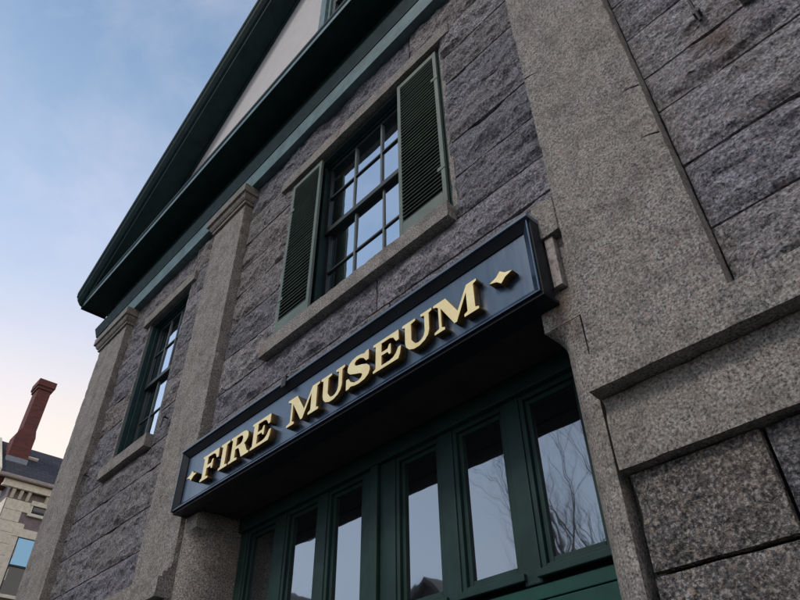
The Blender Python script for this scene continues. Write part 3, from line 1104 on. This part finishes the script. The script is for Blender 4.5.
HX = -24.25
H = empty('neighbour_house', (HX - 3.5, 10.0, 0.0), 'mauve grey house with cream quoins and slate roof at far left', 'house')
z_ = EYE
HY0, HY1 = 4.75, 16.0
mb = MB()
mb.box(HX - 7.0, HX, HY0, HY1, 0, z_ + 9.3)
mb.loft([[(HX - 7.0, y, z_ + 9.3), (HX, y, z_ + 9.3), (HX - 3.5, y, z_ + 12.0)] for y in (HY0, HY0 + 0.3)])
mb.build('wall', M['stucco'], H)
# roof slabs (eave over the front, ridge along y)
mb = MB()
for s in (1, -1):
    xe = HX + 0.28 if s > 0 else HX - 7.28
    xr = HX - 3.5
    ze = z_ + 9.66
    zr = z_ + 12.1 - 0.55
    xr = HX - 1.75 if s > 0 else HX - 5.25
    mb.loft([[(xe, y, ze), (xr, y, zr), (xr, y, zr - 0.14), (xe, y, ze - 0.14)] for y in (4.20, 16.3)])
mb.loft([[(HX - 1.75, y, z_ + 11.55), (HX - 5.25, y, z_ + 11.55), (HX - 5.25, y, z_ + 11.41), (HX - 1.75, y, z_ + 11.41)] for y in (4.20, 16.3)])
rf = mb.build('roof', M['slate'], H)
mb = MB()
mb.box(HX + 0.262, HX + 0.40, 4.20, 16.34, z_ + 9.50, z_ + 9.63)
mb.build('gutter', M['gutter'], rf, bevel=0.03)
# cream fascia, bed board and raking trim on the gable
mb = MB()
mb.box(HX + 0.18, HX + 0.25, 4.42, 16.3, z_ + 9.26, z_ + 9.495)
mb.box(HX + 0.001, HX + 0.179, 4.42, 16.3, z_ + 9.30, z_ + 9.36)
mb.build('fascia', M['cream'], H)
mb = MB()
a = Vector((HX + 0.40, 0, z_ + 9.66))
b = Vector((HX - 1.75, 0, z_ + 11.60))
mb.loft([[(q.x, 4.10, q.z - 0.16), (q.x, 4.19, q.z - 0.16), (q.x, 4.19, q.z + 0.06), (q.x, 4.10, q.z + 0.06)] for q in (a, b)])
mb.build('rake_board', M['cream'], H)
for y in (4.80, 5.05, 5.30, 5.9, 6.5, 7.1, 7.7):
    mb = MB()
    mb.loft([[(HX + 0.001, yy, z_ + 8.98), (HX + 0.05, yy, z_ + 8.98), (HX + 0.17, yy, z_ + 9.20), (HX + 0.17, yy, z_ + 9.295), (HX + 0.001, yy, z_ + 9.295)] for yy in (y, y + 0.1)])
    mb.build('bracket', M['cream'], H)
mb = MB()
mb.box(HX + 0.002, HX + 0.03, 4.72, 16.0, z_ + 8.98, z_ + 9.25)
mb.build('frieze_board', M['stucco'], H)
# quoins at the corner
zq = z_ + 8.97
i = 0
while zq > 0.3:
    hq = 0.36
    L = 0.80 if i % 2 == 0 else 0.58
    if i == 0:
        L = 0.80
    mb = MB()
    mb.box(HX + 0.001, HX + 0.035, HY0 - 0.03, HY0 + L, zq - hq + 0.004, zq - 0.004)
    mb.box(HX - L, HX + 0.035, HY0 - 0.035, HY0 - 0.001, zq - hq + 0.004, zq - 0.004)
    mb.build('quoin', M['cream'], H, bevel=0.006)
    zq -= hq
    i += 1
M['house_glass'] = glass('house_window_glass', 0.62, 0.05, tint=(0.30, 0.62, 0.95))  # blue of the reflected sky is put into the glass tint


def house_window(y0, y1, z0, z1, trim=0.17, parent=H, face=HX, mt=None):
    mb = MB()
    f = face
    mb.box(f + 0.001, f + 0.06, y0, y0 + trim, z0, z1 - trim)
    mb.box(f + 0.001, f + 0.06, y1 - trim, y1, z0, z1 - trim)
    mb.box(f + 0.001, f + 0.075, y0 - 0.03, y1 + 0.03, z1 - trim, z1 + 0.1)
    mb.box(f + 0.001, f + 0.10, y0 - 0.04, y1 + 0.04, z0 - 0.1, z0)
    o = mb.build('window', M['cream'], parent, bevel=0.008)
    mb = MB()
    mb.box(f + 0.001, f + 0.045, y0 + trim, y1 - trim, (z0 + z1) / 2 - 0.12, (z0 + z1) / 2 - 0.06)
    mb.box(f + 0.001, f + 0.04, y0 + trim, y0 + trim + 0.04, z0, z1 - trim)
    mb.box(f + 0.001, f + 0.04, y1 - trim - 0.04, y1 - trim, z0, z1 - trim)
    mb.build('sash', M['sash'], o)
    mb = MB()
    mb.box(f + 0.004, f + 0.012, y0 + trim + 0.04, y1 - trim - 0.04, (z0 + z1) / 2 - 0.06, z1 - trim)
    mb.build('pane', mt or M['house_glass'], o)
    mb = MB()
    mb.box(f + 0.004, f + 0.012, y0 + trim + 0.04, y1 - trim - 0.04, z0, (z0 + z1) / 2 - 0.12)
    mb.build('pane', M['house_glass_dark'], o)


M['house_glass_dark'] = glass('house_window_glass_screened', 0.05, 0.05)
house_window(5.31, 6.65, z_ + 6.05, z_ + 7.98)
house_window(8.2, 9.5, z_ + 6.05, z_ + 7.98)
house_window(5.31, 6.65, z_ + 1.9, z_ + 4.2)
house_window(8.2, 9.5, z_ + 1.9, z_ + 4.2)
house_window(5.55, 6.6, z_ + 8.62, z_ + 8.95, 0.06, mt=M['house_glass_dark'])
# chimney, growing out of the roof
ch = empty('chimney', (0, 0, 0), None, None)
ch.parent = H
ch.location = Vector((-25.1, 4.75, z_ + 10.0)) - Vector(H.location)
x0, x1 = -25.45, -24.78
mb = MB()
mb.box(x0 - 0.05, x1, 4.37, 5.03, z_ + 9.6, z_ + 11.45)
mb.loft([[(x0 - 0.05, 4.37, z_ + 11.45), (x1, 4.37, z_ + 11.45), (x1, 5.03, z_ + 11.45), (x0 - 0.05, 5.03, z_ + 11.45)],
         [(x0, 4.50, z_ + 11.72), (x1 - 0.02, 4.50, z_ + 11.72), (x1 - 0.02, 4.97, z_ + 11.72), (x0, 4.97, z_ + 11.72)]])
mb.box(x0, x1 - 0.02, 4.50, 4.97, z_ + 11.72, z_ + 13.4)
mb.build('stack', M['brick'], ch)
mb = MB()
mb.box(x0 - 0.05, x1 + 0.03, 4.45, 5.02, z_ + 13.38, z_ + 13.5)
mb.box(x0 - 0.09, x1 + 0.07, 4.41, 5.06, z_ + 13.5, z_ + 13.78)
mb.build('cap', M['brick'], ch, bevel=0.02)
mb = MB()
mb.box(x0 - 0.1, x1 + 0.025, 4.34, 5.06, z_ + 10.2, z_ + 10.58)
mb.build('flashing', M['lead'], ch)
mb = MB()
mb.obox((-25.25, 5.25, z_ + 10.86), (0.05, 0, 0.055), (0, 0.22, 0), (-0.03, 0, 0.03))
mb.build('roof_vent', M['cream'], H)

# ------------------------------------------------------------------ across the street (seen in the panes)
M['clap'] = plain('dark_clapboard', (0.12, 0.115, 0.11), 0.8)


def street_house(x0, x1, y0, ze, zr, label):
    r = empty('street_house', ((x0 + x1) / 2, y0 - 4, 0), label, 'house')
    mb = MB()
    mb.box(x0, x1, y0 - 9, y0, 0, ze)
    xm_ = (x0 + x1) / 2
    mb.loft([[(x0, y, ze), (x1, y, ze), (xm_, y, zr)] for y in (y0 - 9, y0)])
    mb.build('wall', M['clap'], r)
    mb = MB()
    for s in (-1, 1):
        xe = x0 - 0.4 if s < 0 else x1 + 0.4
        k_ = (zr - ze) / ((x1 - x0) / 2)
        mb.loft([[(xe, y, ze - 0.4 * k_), (xm_, y, zr), (xm_, y, zr + 0.25), (xe, y, ze - 0.4 * k_ + 0.25)] for y in (y0 - 9.4, y0 + 0.4)])
    rf_ = mb.build('roof', M['roof'], r)
    mb = MB()
    mb.box(xm_ + 1.0, xm_ + 1.6, y0 - 5, y0 - 4.3, ze + 0.5, zr + 1.0)
    mb.build('chimney', M['brick'], rf_)
    n = max(2, int((x1 - x0) / 2.4))
    for fl in range(int(ze // 3)):
        for i in range(n):
            xc = x0 + (x1 - x0) * (i + 0.5) / n
            mb = MB()
            mb.box(xc - 0.55, xc - 0.45, y0 + 0.001, y0 + 0.06, fl * 3 + 0.95, fl * 3 + 2.5)
            mb.box(xc + 0.45, xc + 0.55, y0 + 0.001, y0 + 0.06, fl * 3 + 0.95, fl * 3 + 2.5)
            mb.box(xc - 0.6, xc + 0.6, y0 + 0.001, y0 + 0.07, fl * 3 + 2.5, fl * 3 + 2.65)
            mb.box(xc - 0.6, xc + 0.6, y0 + 0.001, y0 + 0.09, fl * 3 + 0.85, fl * 3 + 0.95)
            w_ = mb.build('window', M['cream'], r)
            mb = MB()
            mb.box(xc - 0.45, xc + 0.45, y0 + 0.002, y0 + 0.02, fl * 3 + 0.95, fl * 3 + 2.5)
            mb.build('pane', M['house_glass_dark'], w_)


street_house(-33.0, -23.2, -13.5, 7.4, 10.6, 'gabled street house whose roof shows dark in the left door panes')
street_house(-22.2, -15.0, -13.5, 6.2, 9.2, 'lower gabled street house whose roof shows dark in the middle door pane')


def bare_tree(x, y, h, seed, label, LV=5):
    rnd = random.Random(seed)
    r = empty('bare_tree', (x, y, 0), label, 'tree')
    trunk = MB()
    br_ = MB()

    def grow(p, d, L, rad, lv):
        pts = [p]
        q = Vector(p)
        dd = Vector(d)
        n = 4
        for i in range(n):
            dd = (dd + Vector((rnd.uniform(-.22, .22), rnd.uniform(-.22, .22), rnd.uniform(-.05, .2)))).normalized()
            q = q + dd * L / n
            pts.append(q.copy())
        rr = [rad * (1 - 0.5 * i / n) for i in range(n + 1)]
        (trunk if lv == 0 else br_).tube(pts, rr, 6 if lv < 2 else 4)
        if lv >= LV:
            return
        for c in range(5 if lv == 0 else (4 if lv < 3 and LV > 5 else 3)):
            i = rnd.randint(2, n) if c else n
            nd = (dd + Vector((rnd.uniform(-1, 1), rnd.uniform(-1, 1), rnd.uniform(-0.15, 0.7))) * 0.8).normalized()
            grow(pts[i], nd, L * rnd.uniform(0.55, 0.8), rr[i] * 0.62, lv + 1)
    grow(Vector((x, y, 0)), Vector((0, 0, 1)), h * 0.36, h * 0.03, 0)
    mt = plain('tree_bark', (0.05, 0.043, 0.038), 0.9)
    trunk.build('trunk', mt, r)
    br_.build('crown', mt, r)


bare_tree(-9.2, -13.0, 14.5, 12, 'bare leafless tree mirrored in the rightmost door pane', 7)
bare_tree(-26.5, -11.0, 13.5, 8, 'bare leafless tree mirrored in a far left door pane')

# ------------------------------------------------------------------ ground
m, nt, p = mat('asphalt')
tc = N(nt, 'ShaderNodeTexCoord').outputs['Object']
nt.links.new(ramp(nt, noise_tex(nt, tc, 40, 5), [(0.3, 0.03), (0.7, 0.055)]), p.inputs['Base Color'])
p.inputs['Roughness'].default_value = 0.9
M['asphalt'] = m
m, nt, p = mat('concrete_pavement')
tc = N(nt, 'ShaderNodeTexCoord').outputs['Object']
nt.links.new(ramp(nt, noise_tex(nt, tc, 12, 6), [(0.3, 0.032), (0.7, 0.055)]), p.inputs['Base Color'])
p.inputs['Roughness'].default_value = 0.9
M['concrete'] = m
M['earth'] = plain('ground_earth', (0.055, 0.06, 0.04), 0.95)


def sheet(name, x0, x1, y0, y1, z, mt, thick=0.0):
    mb = MB()
    if thick:
        mb.box(x0, x1, y0, y1, z - thick, z)
    else:
        mb.quad((x0, y0, z), (x1, y0, z), (x1, y1, z), (x0, y1, z))
    return tag(mb.build(name, mt), kind='structure')


sheet('ground', -900, 900, -900, 900, -0.16, M['earth'])
sheet('road', -300, 300, -9.0, -1.2, -0.13, M['asphalt'])
sheet('pavement', -300, 300, -1.2, 2.199, 0.0, M['concrete'], 0.15)
sheet('pavement', -300, 300, -12.0, -9.0, 0.0, M['concrete'], 0.15)
sheet('side_street', -22.0, -9.4, 2.2, 120, -0.126, M['asphalt'])

# ------------------------------------------------------------------ camera
CM = ((0.68083155, 0.73233534, -0.01238341), (0.47355909, -0.42723079, 0.77020493), (-0.55875772, 0.5302441, 0.63767626))
cam = bpy.data.cameras.new('camera')
co = bpy.data.objects.new('camera', cam)
col.objects.link(co)
r_, u_, f_ = (Vector(q) for q in CM)
mw = Matrix(((r_.x, u_.x, -f_.x, 0), (r_.y, u_.y, -f_.y, 0), (r_.z, u_.z, -f_.z, EYE), (0, 0, 0, 1)))
co.matrix_world = mw
cam.sensor_fit = 'HORIZONTAL'
cam.sensor_width = 36
cam.lens = 650.97 / 800 * 36
cam.clip_start = 0.05
cam.clip_end = 3000
sc.camera = co

# ------------------------------------------------------------------ light
SUN_EL, SUN_AZ = 45.0, 187.0      # azimuth clockwise from +Y
w = bpy.data.worlds.new('World')
sc.world = w
w.use_nodes = True
nt = w.node_tree
bg = nt.nodes['Background']
sky = N(nt, 'ShaderNodeTexSky')
sky.sky_type = 'NISHITA'
sky.sun_disc = False
sky.sun_elevation = math.radians(SUN_EL)
sky.sun_rotation = math.radians(SUN_AZ)
sky.air_density = 1.0
sky.dust_density = 0.0
sky.ozone_density = 2.0
tc = N(nt, 'ShaderNodeTexCoord').outputs['Generated']
sp = N(nt, 'ShaderNodeSeparateXYZ')
nt.links.new(tc, sp.inputs[0])
mp = N(nt, 'ShaderNodeMapping')
mp.inputs['Scale'].default_value = (1.0, 1.0, 1.7)
nt.links.new(tc, mp.inputs['Vector'])
cl = noise_tex(nt, mp.outputs['Vector'], 4.2, 8, 0.60, 0.25)
cmask = ramp(nt, cl, [(0.40, 0.0), (0.56, 0.26), (0.72, 0.6)])
# how far the view turns to the west (-x), where the evening glow sits
west = N(nt, 'ShaderNodeMapRange')
dt = N(nt, 'ShaderNodeVectorMath', operation='DOT_PRODUCT')
nt.links.new(tc, dt.inputs[0])
dt.inputs[1].default_value = (-0.9, 0.43, 0.0)
nt.links.new(dt.outputs['Value'], west.inputs['Value'])
west.inputs['From Min'].default_value = 0.60
west.inputs['From Max'].default_value = 0.86
hz = ramp(nt, sp.outputs['Z'], [(0.0, 0.85), (0.45, 0.75), (0.85, 0.6)])
blue = ramp(nt, sp.outputs['Z'], [(0.0, (6.2, 6.8, 8.2)), (0.30, (7.6, 8.6, 10.2)), (0.42, (7.2, 8.3, 10.2)), (0.54, (5.4, 6.7, 8.9)), (0.64, (4.6, 6.0, 8.3)), (0.74, (4.0, 5.5, 7.7)), (0.9, (2.8, 4.5, 6.9))])
warm = ramp(nt, sp.outputs['Z'], [(0.30, (11.3, 9.3, 7.2)), (0.43, (9.8, 8.6, 7.4)), (0.54, (7.3, 7.3, 8.0)), (0.66, (4.9, 6.2, 8.2))])
east = N(nt, 'ShaderNodeMapRange')
nt.links.new(sp.outputs['X'], east.inputs['Value'])
east.inputs['From Min'].default_value = 0.3
east.inputs['From Max'].default_value = 0.7
pale = ramp(nt, sp.outputs['Z'], [(0.0, (13.0, 11.0, 9.2)), (0.35, (11.8, 10.4, 9.2)), (0.6, (5.0, 6.1, 8.2))])
blue = mix(nt, east.outputs[0], blue, pale)
wf = ramp(nt, west.outputs[0], [(0.0, 0.0), (1.0, 1.0)])
glow = mix(nt, wf, blue, warm)
wg = N(nt, 'ShaderNodeMapRange')
nt.links.new(sp.outputs['X'], wg.inputs['Value'])
wg.inputs['From Min'].default_value = -0.40
wg.inputs['From Max'].default_value = -0.85
wgain = ramp(nt, wg.outputs[0], [(0.0, 1.0), (1.0, 1.32)])
c1 = mix(nt, hz, sky.outputs[0], glow)
c1 = mix(nt, 1.0, c1, wgain, 'MULTIPLY')
c2 = mix(nt, cmask, c1, mix(nt, 0.55, c1, (9.2, 8.6, 9.9)))
nt.links.new(c2, bg.inputs['Color'])
bg.inputs['Strength'].default_value = 0.1

sl = bpy.data.lights.new('sun', 'SUN')
sl.energy = 1.25
sl.angle = math.radians(14)
sl.color = (1.0, 0.90, 0.78)
so = bpy.data.objects.new('sun', sl)
col.objects.link(so)
el, az = math.radians(SUN_EL), math.radians(SUN_AZ)
dirv = Vector((math.sin(az) * math.cos(el), math.cos(az) * math.cos(el), math.sin(el)))
so.rotation_euler = (-dirv).to_track_quat('-Z', 'Y').to_euler()
so.location = (0, -20, 20)

sc.view_settings.view_transform = 'Standard'
sc.view_settings.look = 'None'
sc.view_settings.exposure = 0.0
sc.view_settings.gamma = 1.0
sc.view_settings.use_curve_mapping = False
